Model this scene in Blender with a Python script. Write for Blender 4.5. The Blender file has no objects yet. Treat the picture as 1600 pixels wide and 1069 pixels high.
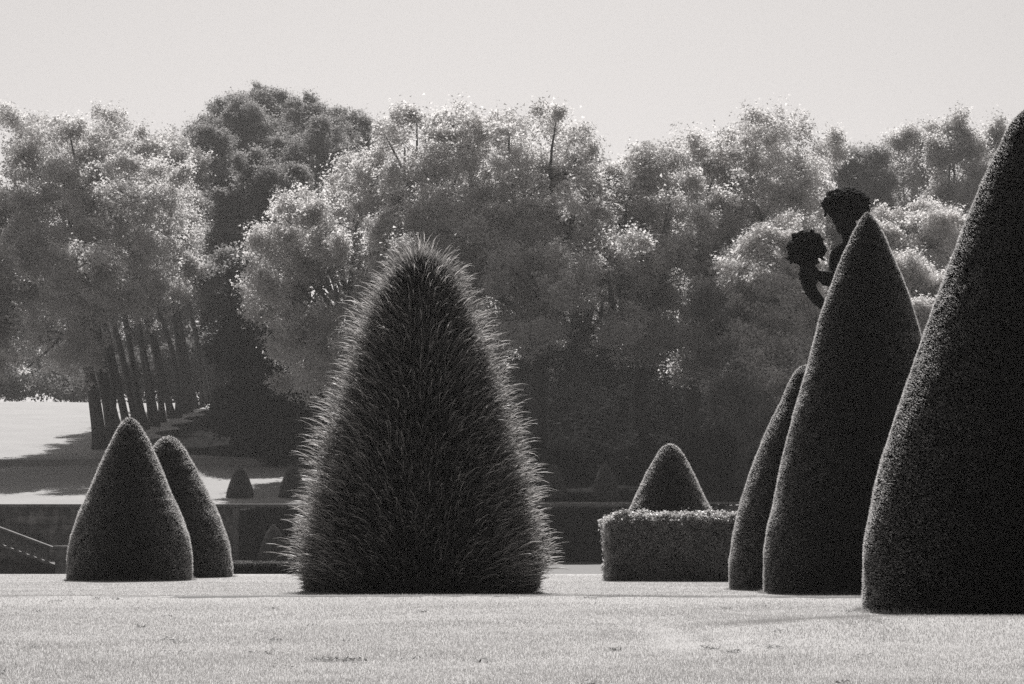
import bpy, bmesh, math
import numpy as np
from mathutils import Vector, Matrix
R = math.radians
rng = np.random.default_rng(7)
scene = bpy.context.scene
COL = scene.collection
F = 3778.0          # focal length in photo pixels (85 mm on a 36 mm wide film of 1600 px)
HC = 0.68           # eye height over the near lawn
HZ = 830.0          # horizon row

def P(px, py, d):   # a point seen at (px, py) that stands d metres away
    return Vector(((px - 800) * d / F, d, HC + (HZ - py) * d / F))

# ------------------------------------------------------------------ helpers
def tag(o, label=None, cat=None, group=None, kind=None):
    if label: o['label'] = label
    if cat: o['category'] = cat
    if group: o['group'] = group
    if kind: o['kind'] = kind
    return o
def empty(name, loc=(0, 0, 0), rz=0):
    o = bpy.data.objects.new(name, None); COL.objects.link(o)
    o.location = loc; o.rotation_euler = (0, 0, rz); o.empty_display_size = .3
    return o
def link(name, me, mat=None, parent=None, smooth=False):
    o = bpy.data.objects.new(name, me); COL.objects.link(o)
    if mat and not me.materials: me.materials.append(mat)
    if parent: o.parent = parent
    if smooth: me.polygons.foreach_set('use_smooth', np.ones(len(me.polygons), bool))
    return o
def np_mesh(name, V, k):
    """V: (n*k,3) vertices, every k consecutive ones make one face"""
    n = len(V) // k
    me = bpy.data.meshes.new(name)
    me.vertices.add(n * k); me.vertices.foreach_set('co', np.ascontiguousarray(V, np.float32).ravel())
    me.loops.add(n * k); me.loops.foreach_set('vertex_index', np.arange(n * k, dtype=np.int32))
    me.polygons.add(n); me.polygons.foreach_set('loop_start', np.arange(0, n * k, k, dtype=np.int32))
    me.update(calc_edges=True)
    return me
def idx_mesh(name, V, Fc):
    """V (n,3), Fc (m,k) equal-sided faces"""
    m, k = Fc.shape
    me = bpy.data.meshes.new(name)
    me.vertices.add(len(V)); me.vertices.foreach_set('co', np.ascontiguousarray(V, np.float32).ravel())
    me.loops.add(m * k); me.loops.foreach_set('vertex_index', np.ascontiguousarray(Fc, np.int32).ravel())
    me.polygons.add(m); me.polygons.foreach_set('loop_start', np.arange(0, m * k, k, dtype=np.int32))
    me.update(calc_edges=True)
    return me
def unit(a):
    return a / np.maximum(np.linalg.norm(a, axis=1, keepdims=True), 1e-9)
def rdir(n):
    return unit(rng.normal(size=(n, 3)))
def sn(p, s, seed=0.0):      # cheap smooth pseudo-noise, about -1..1
    x, y, z = p[:, 0] * s + seed, p[:, 1] * s + seed * 1.7, p[:, 2] * s - seed
    return (np.sin(x * 1.3 + 2.1 * np.sin(y * .9 + z * .7)) + np.sin(y * 1.7 + 1.9 * np.sin(z * 1.1 + x * .6)) + np.sin(z * 1.5 + 2.3 * np.sin(x * .8 - y * .5))) / 3

def leaves(c, size, nb, bias=.8, k=3, asp=.55):
    """leaf-sized faces at c; nb = preferred normals"""
    n = len(c)
    nn = unit(rdir(n) + nb * bias)
    u = unit(np.cross(nn, rdir(n))); v = np.cross(nn, u)
    s = size[:, None]
    V = np.empty((n, k, 3))
    if k == 3:
        V[:, 0] = c + u * s; V[:, 1] = c - u * s * .6 + v * s * asp; V[:, 2] = c - u * s * .6 - v * s * asp
    else:
        V[:, 0] = c + u * s; V[:, 1] = c + v * s * asp + nn * s * .15; V[:, 2] = c - u * s; V[:, 3] = c - v * s * asp + nn * s * .15
    return V.reshape(-1, 3)

class MB:        # collects solids into one mesh
    def __init__(s): s.v = []; s.f = []
    def add(s, vs, fs):
        b = len(s.v); s.v += [tuple(v) for v in vs]; s.f += [tuple(i + b for i in f) for f in fs]
    def box(s, a, b):
        x0, y0, z0 = a; x1, y1, z1 = b
        s.add([(x0,y0,z0),(x1,y0,z0),(x1,y1,z0),(x0,y1,z0),(x0,y0,z1),(x1,y0,z1),(x1,y1,z1),(x0,y1,z1)],
              [(0,3,2,1),(4,5,6,7),(0,1,5,4),(1,2,6,5),(2,3,7,6),(3,0,4,7)])
    def tube(s, pts, rad, n=8, bump=0., ridge=0):
        pts = [Vector(p) for p in pts]; vs = []; m = len(pts)
        up = Vector((0.13, 1, .21)).normalized()
        for i, p in enumerate(pts):
            t = (pts[min(i+1, m-1)] - pts[max(i-1, 0)]).normalized()
            a = t.cross(up).normalized(); b = t.cross(a)
            for j in range(n):
                q = 2 * math.pi * j / n
                r = rad[i] * (1 + bump * math.sin(3 * q + i * .9) + (ridge * (1 if j % 2 else -1)))
                vs.append(p + a * math.cos(q) * r + b * math.sin(q) * r)
        fs = [(i*n+j, i*n+(j+1) % n, (i+1)*n+(j+1) % n, (i+1)*n+j) for i in range(m-1) for j in range(n)]
        fs += [tuple(range(n-1, -1, -1)), tuple(range((m-1)*n, m*n))]
        s.add(vs, fs)
    def lathe(s, prof, c=(0,0,0), n=16):
        vs = []; m = len(prof)
        for z, r in prof:
            for j in range(n):
                q = 2 * math.pi * j / n; vs.append((c[0] + r*math.cos(q), c[1] + r*math.sin(q), c[2] + z))
        fs = [(i*n+j, i*n+(j+1) % n, (i+1)*n+(j+1) % n, (i+1)*n+j) for i in range(m-1) for j in range(n)]
        fs += [tuple(range(n-1, -1, -1)), tuple(range((m-1)*n, m*n))]
        s.add(vs, fs)
    def ball(s, c, r, sc=(1,1,1), nu=10, nv=7):
        vs = []; 
        for i in range(nv+1):
            t = math.pi * i / nv
            for j in range(nu):
                q = 2*math.pi*j/nu
                vs.append((c[0]+r*sc[0]*math.sin(t)*math.cos(q), c[1]+r*sc[1]*math.sin(t)*math.sin(q), c[2]+r*sc[2]*math.cos(t)))
        fs = [(i*nu+j, (i+1)*nu+j, (i+1)*nu+(j+1) % nu, i*nu+(j+1) % nu) for i in range(nv) for j in range(nu)]
        s.add(vs, fs)
    def build(s, name, mat, parent=None, smooth=False, bevel=0):
        me = bpy.data.meshes.new(name); me.from_pydata(s.v, [], s.f); me.update()
        o = link(name, me, mat, parent, smooth)
        if bevel:
            b = o.modifiers.new('b', 'BEVEL'); b.width = bevel; b.segments = 2; b.limit_method = 'ANGLE'
        return o

# ------------------------------------------------------------------ materials (black and white film: neutral greys)
def g(v): return (v, v * .985, v * .975, 1)
def new_mat(name):
    m = bpy.data.materials.new(name); m.use_nodes = True
    nt = m.node_tree; nt.nodes.clear()
    out = nt.nodes.new('ShaderNodeOutputMaterial')
    return m, nt, out
def N(nt, t, **kw):
    n = nt.nodes.new(t)
    for k, v in kw.items():
        if hasattr(n, k): setattr(n, k, v)
        else: n.inputs[k].default_value = v
    return n
def value_math(nt, op, a, b):
    n = N(nt, 'ShaderNodeMath', operation=op)
    for i, x in enumerate((a, b)):
        if isinstance(x, (int, float)): n.inputs[i].default_value = x
        else: nt.links.new(x, n.inputs[i])
    return n.outputs[0]
def noise(nt, scale, detail=4, rough=.6, pos='Object'):
    tc = N(nt, 'ShaderNodeTexCoord'); n = N(nt, 'ShaderNodeTexNoise', Scale=scale, Detail=detail, Roughness=rough)
    nt.links.new(tc.outputs[pos], n.inputs['Vector']); return n.outputs['Fac']
def ramp(nt, fac, stops):
    r = N(nt, 'ShaderNodeValToRGB'); e = r.color_ramp.elements
    while len(e) < len(stops): e.new(.5)
    for i, (p, c) in enumerate(stops): e[i].position = p; e[i].color = g(c)
    nt.links.new(fac, r.inputs[0]); return r.outputs[0]

def foliage(name, base, trans, rough=.5, spec=.5, tf=.45, nscale=.35, var=.6, island=.5):
    m, nt, out = new_mat(name)
    geo = N(nt, 'ShaderNodeNewGeometry')
    nz = noise(nt, nscale, 3)
    f = value_math(nt, 'ADD', value_math(nt, 'MULTIPLY', nz, 2*var), 1-var)
    f = value_math(nt, 'MULTIPLY', f, value_math(nt, 'ADD', value_math(nt, 'MULTIPLY', geo.outputs['Random Per Island'], island), 1-island/2))
    def tint(v):
        vm = N(nt, 'ShaderNodeVectorMath', operation='SCALE'); vm.inputs[0].default_value = g(v)[:3]
        nt.links.new(f, vm.inputs['Scale']); return vm.outputs[0]
    p = N(nt, 'ShaderNodeBsdfPrincipled', Roughness=rough); p.inputs['Specular IOR Level'].default_value = spec
    t = N(nt, 'ShaderNodeBsdfTranslucent')
    nt.links.new(tint(base), p.inputs['Base Color']); nt.links.new(tint(trans), t.inputs['Color'])
    mx = N(nt, 'ShaderNodeMixShader'); mx.inputs[0].default_value = tf
    nt.links.new(p.outputs[0], mx.inputs[1]); nt.links.new(t.outputs[0], mx.inputs[2])
    nt.links.new(mx.outputs[0], out.inputs[0]); return m
def solid(name, stops, scale=6, rough=.85, bump=.3, bscale=20, spec=.3, detail=6, pos='Object'):
    m, nt, out = new_mat(name)
    p = N(nt, 'ShaderNodeBsdfPrincipled', Roughness=rough); p.inputs['Specular IOR Level'].default_value = spec
    nt.links.new(ramp(nt, noise(nt, scale, detail, pos=pos), stops), p.inputs['Base Color'])
    if bump:
        b = N(nt, 'ShaderNodeBump', Strength=bump, Distance=.02)
        nt.links.new(noise(nt, bscale, 5, pos=pos), b.inputs['Height']); nt.links.new(b.outputs[0], p.inputs['Normal'])
    nt.links.new(p.outputs[0], out.inputs[0]); return m

M = {}
M['plane'] = foliage('plane_leaf', .45, .76, .7, .12, .55, 1.9, .4, .15)
M['plane2'] = foliage('plane_leaf_soft', .42, .72, .7, .12, .55, 1.9, .4, .15)
M['chest'] = foliage('dark_broadleaf', .24, .38, .7, .15, .5, 1.2, .4, .25)
M['fir'] = foliage('conifer_needles', .03, .025, .6, .3, .3, .5)
M['feather'] = foliage('feathery_leaf', .60, .80, .7, .15, .5, 1.4, .4, .25)
M['far'] = foliage('far_leaf', .13, .19, .7, .1, .5, 1.2, .3, .2)
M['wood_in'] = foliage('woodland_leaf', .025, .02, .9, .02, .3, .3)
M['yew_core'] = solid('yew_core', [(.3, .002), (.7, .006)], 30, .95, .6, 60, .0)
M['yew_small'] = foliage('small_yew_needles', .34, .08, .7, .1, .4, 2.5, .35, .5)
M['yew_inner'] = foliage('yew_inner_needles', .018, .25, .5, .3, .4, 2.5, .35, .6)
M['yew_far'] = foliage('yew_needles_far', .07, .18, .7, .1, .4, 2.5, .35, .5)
M['yew'] = foliage('yew_needles', .010, .72, .45, .35, .48, 2.5, .35, .7)
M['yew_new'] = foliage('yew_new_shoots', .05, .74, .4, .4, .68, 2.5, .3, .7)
M['box'] = foliage('box_hedge_leaf', .19, .62, .4, .5, .45, 2.0, .5, .7)
M['grass'] = foliage('grass_blades', .335, .41, .6, .2, .4, 1.1, .3, .45)
M['bark'] = solid('bark', [(.3, .035), (.7, .085)], 3, .9, .5, 9)
M['bark_pale'] = solid('mottled_bark', [(.35, .07), (.65, .14)], 2.5, .9, .4, 9)
M['bronze'] = solid('dark_weathered_metal', [(.3, .004), (.7, .012)], 9, .8, .15, 30, .04)
M['stone'] = solid('weathered_stone', [(.3, .12), (.5, .2), (.72, .32)], 3, .9, .5, 14)
M['stone_dark'] = solid('pedestal_stone', [(.3, .10), (.7, .2)], 3, .9, .4, 14)

# ------------------------------------------------------------------ ground
def gz(y):       # near lawn profile
    y = np.asarray(y, float)
    t = np.clip((y - 24.6) / 1.0, 0, 1); t = t*t*(3-2*t)
    z = -.06 * t - .06 * np.clip((y - 27) / 11, 0, 1)
    return z
def grid(name, xs, ys, zf, mat, label_kind='structure', skirt=None):
    X, Y = np.meshgrid(xs, ys); V = np.stack([X.ravel(), Y.ravel(), zf(X.ravel(), Y.ravel())], 1)
    nx, ny = len(xs), len(ys)
    i = np.arange(ny-1)[:, None]*nx + np.arange(nx-1)[None]; i = i.ravel()
    me = idx_mesh(name, V, np.stack([i, i+1, i+nx+1, i+nx], 1))
    o = link(name, me, mat, smooth=True); o['kind'] = label_kind; return o

def lawn_mat(name, lo, hi, dark_line=None):
    m, nt, out = new_mat(name)
    tc = N(nt, 'ShaderNodeTexCoord')
    a = noise(nt, .35, 3); b = noise(nt, 14, 6, .75); c = noise(nt, 90, 3, .7)
    f = value_math(nt, 'ADD', value_math(nt, 'MULTIPLY', a, .35), value_math(nt, 'ADD', value_math(nt, 'MULTIPLY', b, .35), value_math(nt, 'MULTIPLY', c, .3)))
    col = ramp(nt, f, [(.32, lo), (.66, hi)])
    if dark_line is not None:     # patchy dark streak along the little crest in the lawn
        sep = N(nt, 'ShaderNodeSeparateXYZ'); nt.links.new(tc.outputs['Object'], sep.inputs[0])
        nz = N(nt, 'ShaderNodeTexNoise', Scale=1.1, Detail=5); nt.links.new(tc.outputs['Object'], nz.inputs['Vector'])
        d = value_math(nt, 'ABSOLUTE', value_math(nt, 'ADD', sep.outputs['Y'], value_math(nt, 'SUBTRACT', value_math(nt, 'MULTIPLY', nz.outputs['Fac'], 1.2), dark_line + .6)), 0)
        w = value_math(nt, 'MULTIPLY', value_math(nt, 'SUBTRACT', noise(nt, .55, 4, .7), .42), 1.6)
        mk = value_math(nt, 'LESS_THAN', d, w)
        mx = N(nt, 'ShaderNodeMix', data_type='RGBA'); nt.links.new(mk, mx.inputs[0]); nt.links.new(col, mx.inputs[6]); mx.inputs[7].default_value = g(.07)
        col = mx.outputs[2]
    p = N(nt, 'ShaderNodeBsdfPrincipled', Roughness=.8); p.inputs['Specular IOR Level'].default_value = .25
    nt.links.new(col, p.inputs['Base Color'])
    bp = N(nt, 'ShaderNodeBump', Strength=.5, Distance=.03); nt.links.new(b, bp.inputs['Height']); nt.links.new(bp.outputs[0], p.inputs['Normal'])
    nt.links.new(p.outputs[0], out.inputs[0]); return m

M['lawn'] = lawn_mat('lawn_turf', .29, .44, dark_line=24.05)
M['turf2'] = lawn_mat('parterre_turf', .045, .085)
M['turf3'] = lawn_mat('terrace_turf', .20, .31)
def lawn_z(x, y):
    t = np.clip((x - .9)/1.5, 0, 1); t = t*t*(3-2*t)
    return gz(y) + .006*np.sin(x*.9 + y*.35) * (y < 44) + .118*t*np.exp(-((y - 15.6)/1.7)**2) + .033*np.exp(-((y - 24.1)/.9)**2)  # near-right mound added, and crest raised, to hide shadows before the yews
ys = np.concatenate([np.arange(-35, 12, 1.), np.arange(12, 22, .25), np.arange(22, 28, .1), np.arange(28, 45.01, .5), [45.05, 45.1]])
def lawn_edge(x, y): return np.where(y > 45.08, -.75, np.where(y > 45.02, -.16, lawn_z(x, y)))
grid('lawn', np.concatenate([np.arange(-150, -12, 3.), np.arange(-12, 12, .4), np.arange(12, 151, 3.)]), ys, lawn_edge, M['lawn'])
XR = 6.9            # east of this the parterre climbs to the terrace as a grass bank
def park_z(x, y):
    # terrace + bank + wooded rise behind the retaining wall
    prof_y = [45.0, 94.2, 112, 112.12, 165, 200, 340]; prof_z = [1.72, 1.74, 3.73, 4.0, 9.5, 10.2, 11]
    z = np.interp(y, prof_y, prof_z)
    return z + .06*np.sin(x*.35 + 1)*np.clip((y-97)/6, 0, 1)
grid('terrace_ground', np.concatenate([np.arange(-150, 150.1, 3.)]), np.concatenate([np.arange(94.2, 111.9, .4), [112, 112.12], np.arange(112.4, 118, .4), np.arange(118, 335, 3.)]), park_z, M['turf3'])
def parterre_z(x, y):
    base = np.full_like(x, -.5) - .0*y
    t = np.clip((x - XR)/1.5, 0, 1); t = t*t*(3-2*t)
    bank = np.interp(y, [45, 74, 92, 96], [-.5, -.5, 1.70, 1.70])
    return base*(1-t) + bank*t
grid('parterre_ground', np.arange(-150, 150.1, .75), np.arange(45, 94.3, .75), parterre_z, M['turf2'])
# pale gravel walk on the parterre seen right of the shaggy yew
M['gravel'] = solid('gravel', [(.3, .13), (.7, .2)], 8, .9, .3, 40)
me = idx_mesh('gravel_path', np.array([(-1.0, 47, -.49), (XR-.1, 47, -.49), (XR-.1, 84, -.49), (-1.0, 84, -.49)]), np.array([[0, 1, 2, 3]]))
o = link('gravel_path', me, M['gravel']); o['kind'] = 'structure'

# grass blades on the near lawn (uncountable)
def blades(name, n, y0, y1, lmin, lmax, w, mat, label):
    # density falls off with distance, spread a little wider than the view
    u = rng.random(n); d = y0 * (y1 / y0) ** u
    x = (rng.random(n)*2-1) * (d*.225 + .6)
    z = lawn_z(x, d)
    c = np.stack([x, d, z], 1)
    keep = ~((abs(d - 24.1 - .2*sn(c, .9, 5)) < .12+.4*sn(c, .7, 9)) & (rng.random(n) < .93)); c = c[keep]; d = d[keep]; n = len(c)
    clump = .55 + .45*sn(c, 1.7, 3) + .3*sn(c, 6, 1)
    L = (lmin + (lmax-lmin)*rng.random(n)**1.6) * (.7 + .5*np.clip(clump, 0, 1.2))
    lean = rng.normal(size=(n, 3))*np.array([.38, .38, 0]); lean[:, 2] = 1; lean = unit(lean)
    a = rng.random(n)*math.pi; wv = np.stack([np.cos(a), np.sin(a), np.zeros(n)], 1)*(w*np.sqrt(d/12)*(.6+.8*rng.random(n)))[:, None]
    V = np.empty((n, 3, 3)); V[:, 0] = c - wv - [0, 0, .004]; V[:, 1] = c + wv - [0, 0, .004]; V[:, 2] = c + lean*L[:, None]
    o = link(name, np_mesh(name, V.reshape(-1, 3), 3), mat)
    tag(o, label, None, None, 'stuff'); return o
o = blades('lawn_grass', 1000000, 9.5, 44.5, .006, .020, .0015, M['grass'], 'short sunlit mown grass blades covering the near lawn')
o['category'] = 'grass'

def weeds(n):
    V = []
    for i in range(n):
        d = 10.2*(24/10.2)**rng.random(); x = (rng.random()*2-1)*d*.22
        if i < 9: d = 12.6+.5*rng.normal()*.5; x = -.62+.28*rng.normal()
        z = float(lawn_z(np.array([x]), np.array([d]))[0])
        for k in range(int(9+22*rng.random())):
            c = np.array([x+.035*rng.normal(), d+.06*rng.normal(), z+.004+.014*rng.random()])
            a = rng.random()*6.28; u_ = np.array([math.cos(a), math.sin(a), .35*rng.normal()])*(.008+.010*rng.random()); w_ = np.array([-math.sin(a), math.cos(a), .3*rng.normal()])*.006
            V += [c-u_, c+w_, c+u_, c-w_]
    return np.array(V)
M['weed'] = foliage('weed_leaf', .12, .14, .6, .3, .3, 3, .4, .6)
o = link('lawn_weeds', np_mesh('lawn_weeds', weeds(46), 4), M['weed']); tag(o, 'scattered dark low weeds growing in the pale lawn', 'weeds', None, 'stuff')

# ------------------------------------------------------------------ clipped yews
def yew_dims(axis, basepy, prof, zb, dfront=None):
    hwb = prof[-1][1]
    df = dfront or (HC - zb) * F / (basepy - HZ)
    da = df / (1 - hwb / F)
    pr = [(HC + (HZ - py) * da / F - zb, hw * da / F) for py, hw in prof]
    pr = [p for p in pr if p[0] > .02] 
    pr.append((0., pr[-1][1]))
    return Vector(((axis - 800) * da / F, da, zb)), pr[::-1]     # bottom to top
def surf(pr, n, wob=.012, seed=0.):
    z = np.array([p[0] for p in pr]); r = np.array([p[1] for p in pr])
    zz = np.linspace(0, z[-1], 400); rr = np.interp(zz, z, r)
    k = np.ones(9)/9; rr2 = rr.copy(); rr2[4:-4] = np.convolve(rr, k, 'valid'); rr = rr2; rr[-1] = 0
    ds = np.sqrt(np.diff(zz)**2 + np.diff(rr)**2); w = ds*(rr[1:]+rr[:-1]); cum = np.concatenate([[0], np.cumsum(w)]); cum /= cum[-1]
    u = rng.random(n); zi = np.interp(u, cum, zz); ri = np.interp(zi, zz, rr)
    sl = np.gradient(rr, zz); s = np.interp(zi, zz, sl)
    a = rng.random(n)*2*math.pi
    p = np.stack([ri*np.cos(a), ri*np.sin(a), zi], 1)
    nn = unit(np.stack([np.cos(a), np.sin(a), -np.clip(s, -6, 1)], 1))
    p += nn * (wob*sn(p, 3.1, seed) + wob*.7*sn(p, 9, seed+2))[:, None]
    return p, nn, (zz, rr)
def core(name, zz, rr, mat, parent, inset=.015, wob=.012, seed=0., nseg=72):
    zs = np.linspace(0, zz[-1]-inset*1.5, 90); rs = np.maximum(np.interp(zs, zz, rr) - inset, .003)
    a = np.linspace(0, 2*math.pi, nseg, endpoint=False)
    V = np.stack([np.outer(rs, np.cos(a)), np.outer(rs, np.sin(a)), np.repeat(zs[:, None], nseg, 1)], 2).reshape(-1, 3)
    nn = unit(V*[1, 1, 0]); V = V + nn*(wob*sn(V, 3.1, seed)+wob*.7*sn(V, 9, seed+2))[:, None]
    i, j = np.meshgrid(np.arange(89), np.arange(nseg), indexing='ij'); i = i.ravel(); j = j.ravel(); j2 = (j+1) % nseg
    me = idx_mesh(name, V, np.stack([i*nseg+j, i*nseg+j2, (i+1)*nseg+j2, (i+1)*nseg+j], 1))
    return link(name, me, mat, parent, smooth=True)
def clipped_yew(axis, basepy, prof, zb, n, L, label, group, dfront=None, wob=.008):
    loc, pr = yew_dims(axis, basepy, prof, zb, dfront)
    root = empty('clipped_yew', loc); seed = float(rng.random()*9)
    tag(root, label, 'topiary', group)
    p, nn, (zz, rr) = surf(pr, n, wob, seed)
    core('branch_mass', zz, rr, M['yew_core'], root, L*.6, wob, seed)
    # short clipped twigs standing off the surface, some clumped
    dirn = unit(nn + rng.normal(size=(n, 3))*.27 + [0, 0, .10])
    ln = L*(.45+.8*rng.random(n)**1.5)*(1+.35*sn(p, 14, 5))
    side = unit(np.cross(dirn, rdir(n)))*(L*.15*(.7+.6*rng.random(n)))[:, None]
    b = p - nn*L*.5
    V = np.empty((n, 3, 3)); V[:, 0] = b-side; V[:, 1] = b+side; V[:, 2] = b + dirn*ln[:, None]
    link('foliage', np_mesh('clipped_foliage', V.reshape(-1, 3), 3), M['yew'], root)
    return root, pr
GB = 'large clipped yew cones on the lawn'
Y1, _ = clipped_yew(1610, 965, [(169,4),(171,10),(177,19),(186,27),(201,38),(224,49),(246,61),(291,80),(325,94),(362,107),(422,129),(474,150),(527,169),(560,180),(609,197),(661,213),(717,231),(762,242),(814,253),(859,260),(934,261),(965,258)], 0, 180000, .015,
    'tallest black clipped yew cone, cut off by the right edge of the photo', GB, dfront=19.03)
Y2, _ = clipped_yew(1356, 931, [(331,2),(336,7),(343,13),(366,26),(399,40),(429,52),(467,66),(500,76),(553,90),(609,106),(646,117),(691,127),(740,138),(781,147),(822,158),(859,163),(931,166)], -.065, 170000, .017,
    'tall clipped yew cone with a pointed tip hiding the statue behind it', GB)
Y3, _ = clipped_yew(1260, 927, [(570,3),(574,12),(582,20),(600,29),(624,40),(654,55),(687,69),(717,80),(751,92),(788,104),(829,114),(874,121),(927,122)], -.1, 100000, .019,
    'shorter clipped yew cone half hidden behind the pointed cone, next to the box hedge', GB)
L1, _ = clipped_yew(203, 909, [(652,3),(656,9),(662,15),(680,25),(700,35),(733,50),(775,67),(800,79),(838,92),(870,97),(909,97)], -.12, 70000, .028,
    'larger of the two clipped yew cones at left, in front of its neighbour', GB)
L2, _ = clipped_yew(263, 906, [(681,3),(685,12),(692,19),(705,28),(722,38),(760,58),(805,80),(846,94),(887,101),(906,100)], -.12, 64000, .028,
    'rounder clipped yew cone at left, standing behind its bigger neighbour', GB, dfront=41.3)
RC, _ = clipped_yew(1047, 905, [(693,3),(697,11),(705,18),(720,27),(740,38),(760,47),(780,57),(805,69),(850,82),(905,86)], -.12, 56000, .028,
    'clipped yew cone rising from behind the low box hedge', GB, dfront=41.6)
GS = 'small distant clipped yew cones'
def small_yew(ax, apex, base, hw, d, zb, label, grp=GS):
    h = base-apex
    pr = [(apex,1.0),(apex+.04*h,hw*.14),(apex+.12*h,hw*.3),(apex+.25*h,hw*.5),(apex+.45*h,hw*.73),(apex+.65*h,hw*.9),(apex+.85*h,hw),(base,hw)]
    da = d
    r = empty('clipped_yew', ((ax-800)*da/F, da, zb)); tag(r, label, 'topiary', grp)
    pp = [(HC+(HZ-py)*da/F-zb, w*da/F) for py, w in pr]; pp = [q for q in pp if q[0] > .02]; pp.append((0, pp[-1][1])); pp = pp[::-1]
    p, nn, (zz, rr) = surf(pp, 14000, .02, ax)
    core('branch_mass', zz, rr, M['yew_core'], r, .03, .02, ax, 40)
    n = len(p); dirn = unit(nn + rng.normal(size=(n, 3))*.45 + [0,0,.25]); side = unit(np.cross(dirn, rdir(n)))*.011; b = p-nn*.03
    V = np.empty((n,3,3)); V[:,0] = b-side; V[:,1] = b+side; V[:,2] = b+dirn*(.05+.04*rng.random(n))[:,None]
    link('foliage', np_mesh('clipped_foliage', V.reshape(-1,3), 3), M['yew_small'], r)
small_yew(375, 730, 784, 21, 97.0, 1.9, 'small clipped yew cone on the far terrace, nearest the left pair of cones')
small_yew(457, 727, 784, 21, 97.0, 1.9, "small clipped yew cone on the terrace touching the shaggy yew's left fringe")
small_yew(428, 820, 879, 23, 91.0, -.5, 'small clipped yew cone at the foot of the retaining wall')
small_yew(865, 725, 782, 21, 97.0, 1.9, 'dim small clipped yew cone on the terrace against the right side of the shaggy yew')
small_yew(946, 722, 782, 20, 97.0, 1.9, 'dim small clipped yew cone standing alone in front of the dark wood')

# shaggy unclipped yew
loc, pr = yew_dims(658, 930, [(392,6),(396,17),(404,32),(416,44),(441,58),(490,78),(577,107),(620,121),(713,148),(772,164),(830,176),(880,184),(930,184)], -.065)
shag = empty('shaggy_yew', loc); tag(shag, 'big shaggy yew cone bristling with long uncut shoots in the centre of the lawn', 'topiary')
p, nn, (zz, rr) = surf(pr, 26000, .03, 4.)
core('branch_mass', zz, rr, M['yew_core'], shag, .05, .03, 4.)
n = len(p); dirn = unit(nn + rng.normal(size=(n,3))*.4 + [0,0,.5]); side = unit(np.cross(dirn, rdir(n)))*.006
V = np.empty((n,3,3)); b = p-nn*.05; V[:,0] = b-side; V[:,1] = b+side; V[:,2] = b+dirn*(.05+.09*rng.random(n))[:,None]
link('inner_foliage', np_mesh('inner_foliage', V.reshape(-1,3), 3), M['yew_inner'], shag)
def shoots(n, lmin, lmax, rad, up, seg=5, pow_=1.6):
    p, nn, (zz, rr) = surf(pr, n, .03, 4.)
    H = zz[-1]
    low = np.clip(p[:, 2]/.22, .4, 1)                      # short at the very foot
    L = (lmin + (lmax-lmin)*rng.random(n)**pow_) * (.8+.25*sn(p, 4, 7)) * low * (1-.28*np.clip((p[:,2]-H*.8)/(H*.2), 0, 1))
    top = np.clip((p[:,2]-H*.86)/(H*.14), 0, 1)[:, None]
    out = unit(nn*[1,1,.4])
    d0 = unit(nn*(.78) + np.array([0,0,1.])*(up + .1*top) + rng.normal(size=(n,3))*.22)
    d1 = unit(out*1.0 + np.array([0,0,1.])*(.12) + rng.normal(size=(n,3))*.22)
    P0 = p - nn*.06; V = []; rings = []
    for k in range(seg+1):
        t = k/seg
        c = P0 + (d0*(t - .3*t*t*t) + d1*(.3*t**2.6))*L[:,None] - np.array([0,0,1.])*(.07*t**4*L)[:,None]*1.5
        rings.append(c)
    tang = unit(rings[-1]-rings[0]); a = unit(np.cross(tang, rdir(n))); bb = np.cross(tang, a)
    r0 = rad*(.7+.6*rng.random(n))
    verts = np.empty((n, seg+1, 3, 3))
    for k in range(seg+1):
        t = k/seg; rk = r0*(.75+.35*math.sin(math.pi*min(t*1.05,1)))*(1 if k < seg else .25)
        rk = rk*(1+.25*((k % 2)*2-1))
        for j in range(3):
            q = 2*math.pi*j/3 + k*.6
            verts[:, k, j] = rings[k] + (a*math.cos(q)+bb*math.sin(q))*rk[:, None]
    base = (np.arange(n)*(seg+1)*3)[:, None]; fs = []
    for k in range(seg):
        for j in range(3):
            j2 = (j+1) % 3
            fs.append(np.concatenate([base+k*3+j, base+k*3+j2, base+(k+1)*3+j2, base+(k+1)*3+j], 1))
    return verts.reshape(-1, 3), np.concatenate(fs, 0)
va, fa = shoots(8500, .16, .42, .0031, .42)
vc, fc = shoots(16000, .08, .22, .0024, .5, 4)
vb, fb = shoots(3400, .32, .60, .0048, .42, pow_=1.2)
link('long_shoots', idx_mesh('long_shoots', np.concatenate([va, vb, vc]), np.concatenate([fa, fb+len(va), fc+len(va)+len(vb)])), M['yew_new'], shag)

# uncut grass left by the mower round the feet of the yews
V = []
for r_ in [o for o in COL.objects if o.name.startswith(('clipped_yew', 'shaggy_yew')) and o.location.y < 50]:
    body = [c for c in r_.children if c.name.startswith('branch_mass')][0]; rad = max(v.co.xy.length for v in list(body.data.vertices)[:72])
    n = int(2600*rad); a = rng.random(n)*2*math.pi; q = rad + .005 + abs(rng.normal(size=n))*.03
    x = r_.location.x + np.cos(a)*q; y = r_.location.y + np.sin(a)*q; c = np.stack([x, y, lawn_z(x, y)], 1)
    L = (.015 + .05*rng.random(n)**2)*np.clip(.75+.8*sn(c, 2.3, 4), .25, 1.5)
    lean = unit(np.stack([np.cos(a)*.35, np.sin(a)*.35, np.ones(n)], 1) + rng.normal(size=(n,3))*.3)
    b_ = rng.random(n)*math.pi; w_ = np.stack([np.cos(b_), np.sin(b_), np.zeros(n)], 1)*.0028
    T = np.empty((n,3,3)); T[:,0] = c-w_; T[:,1] = c+w_; T[:,2] = c+lean*L[:,None]; V.append(T.reshape(-1,3))
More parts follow.
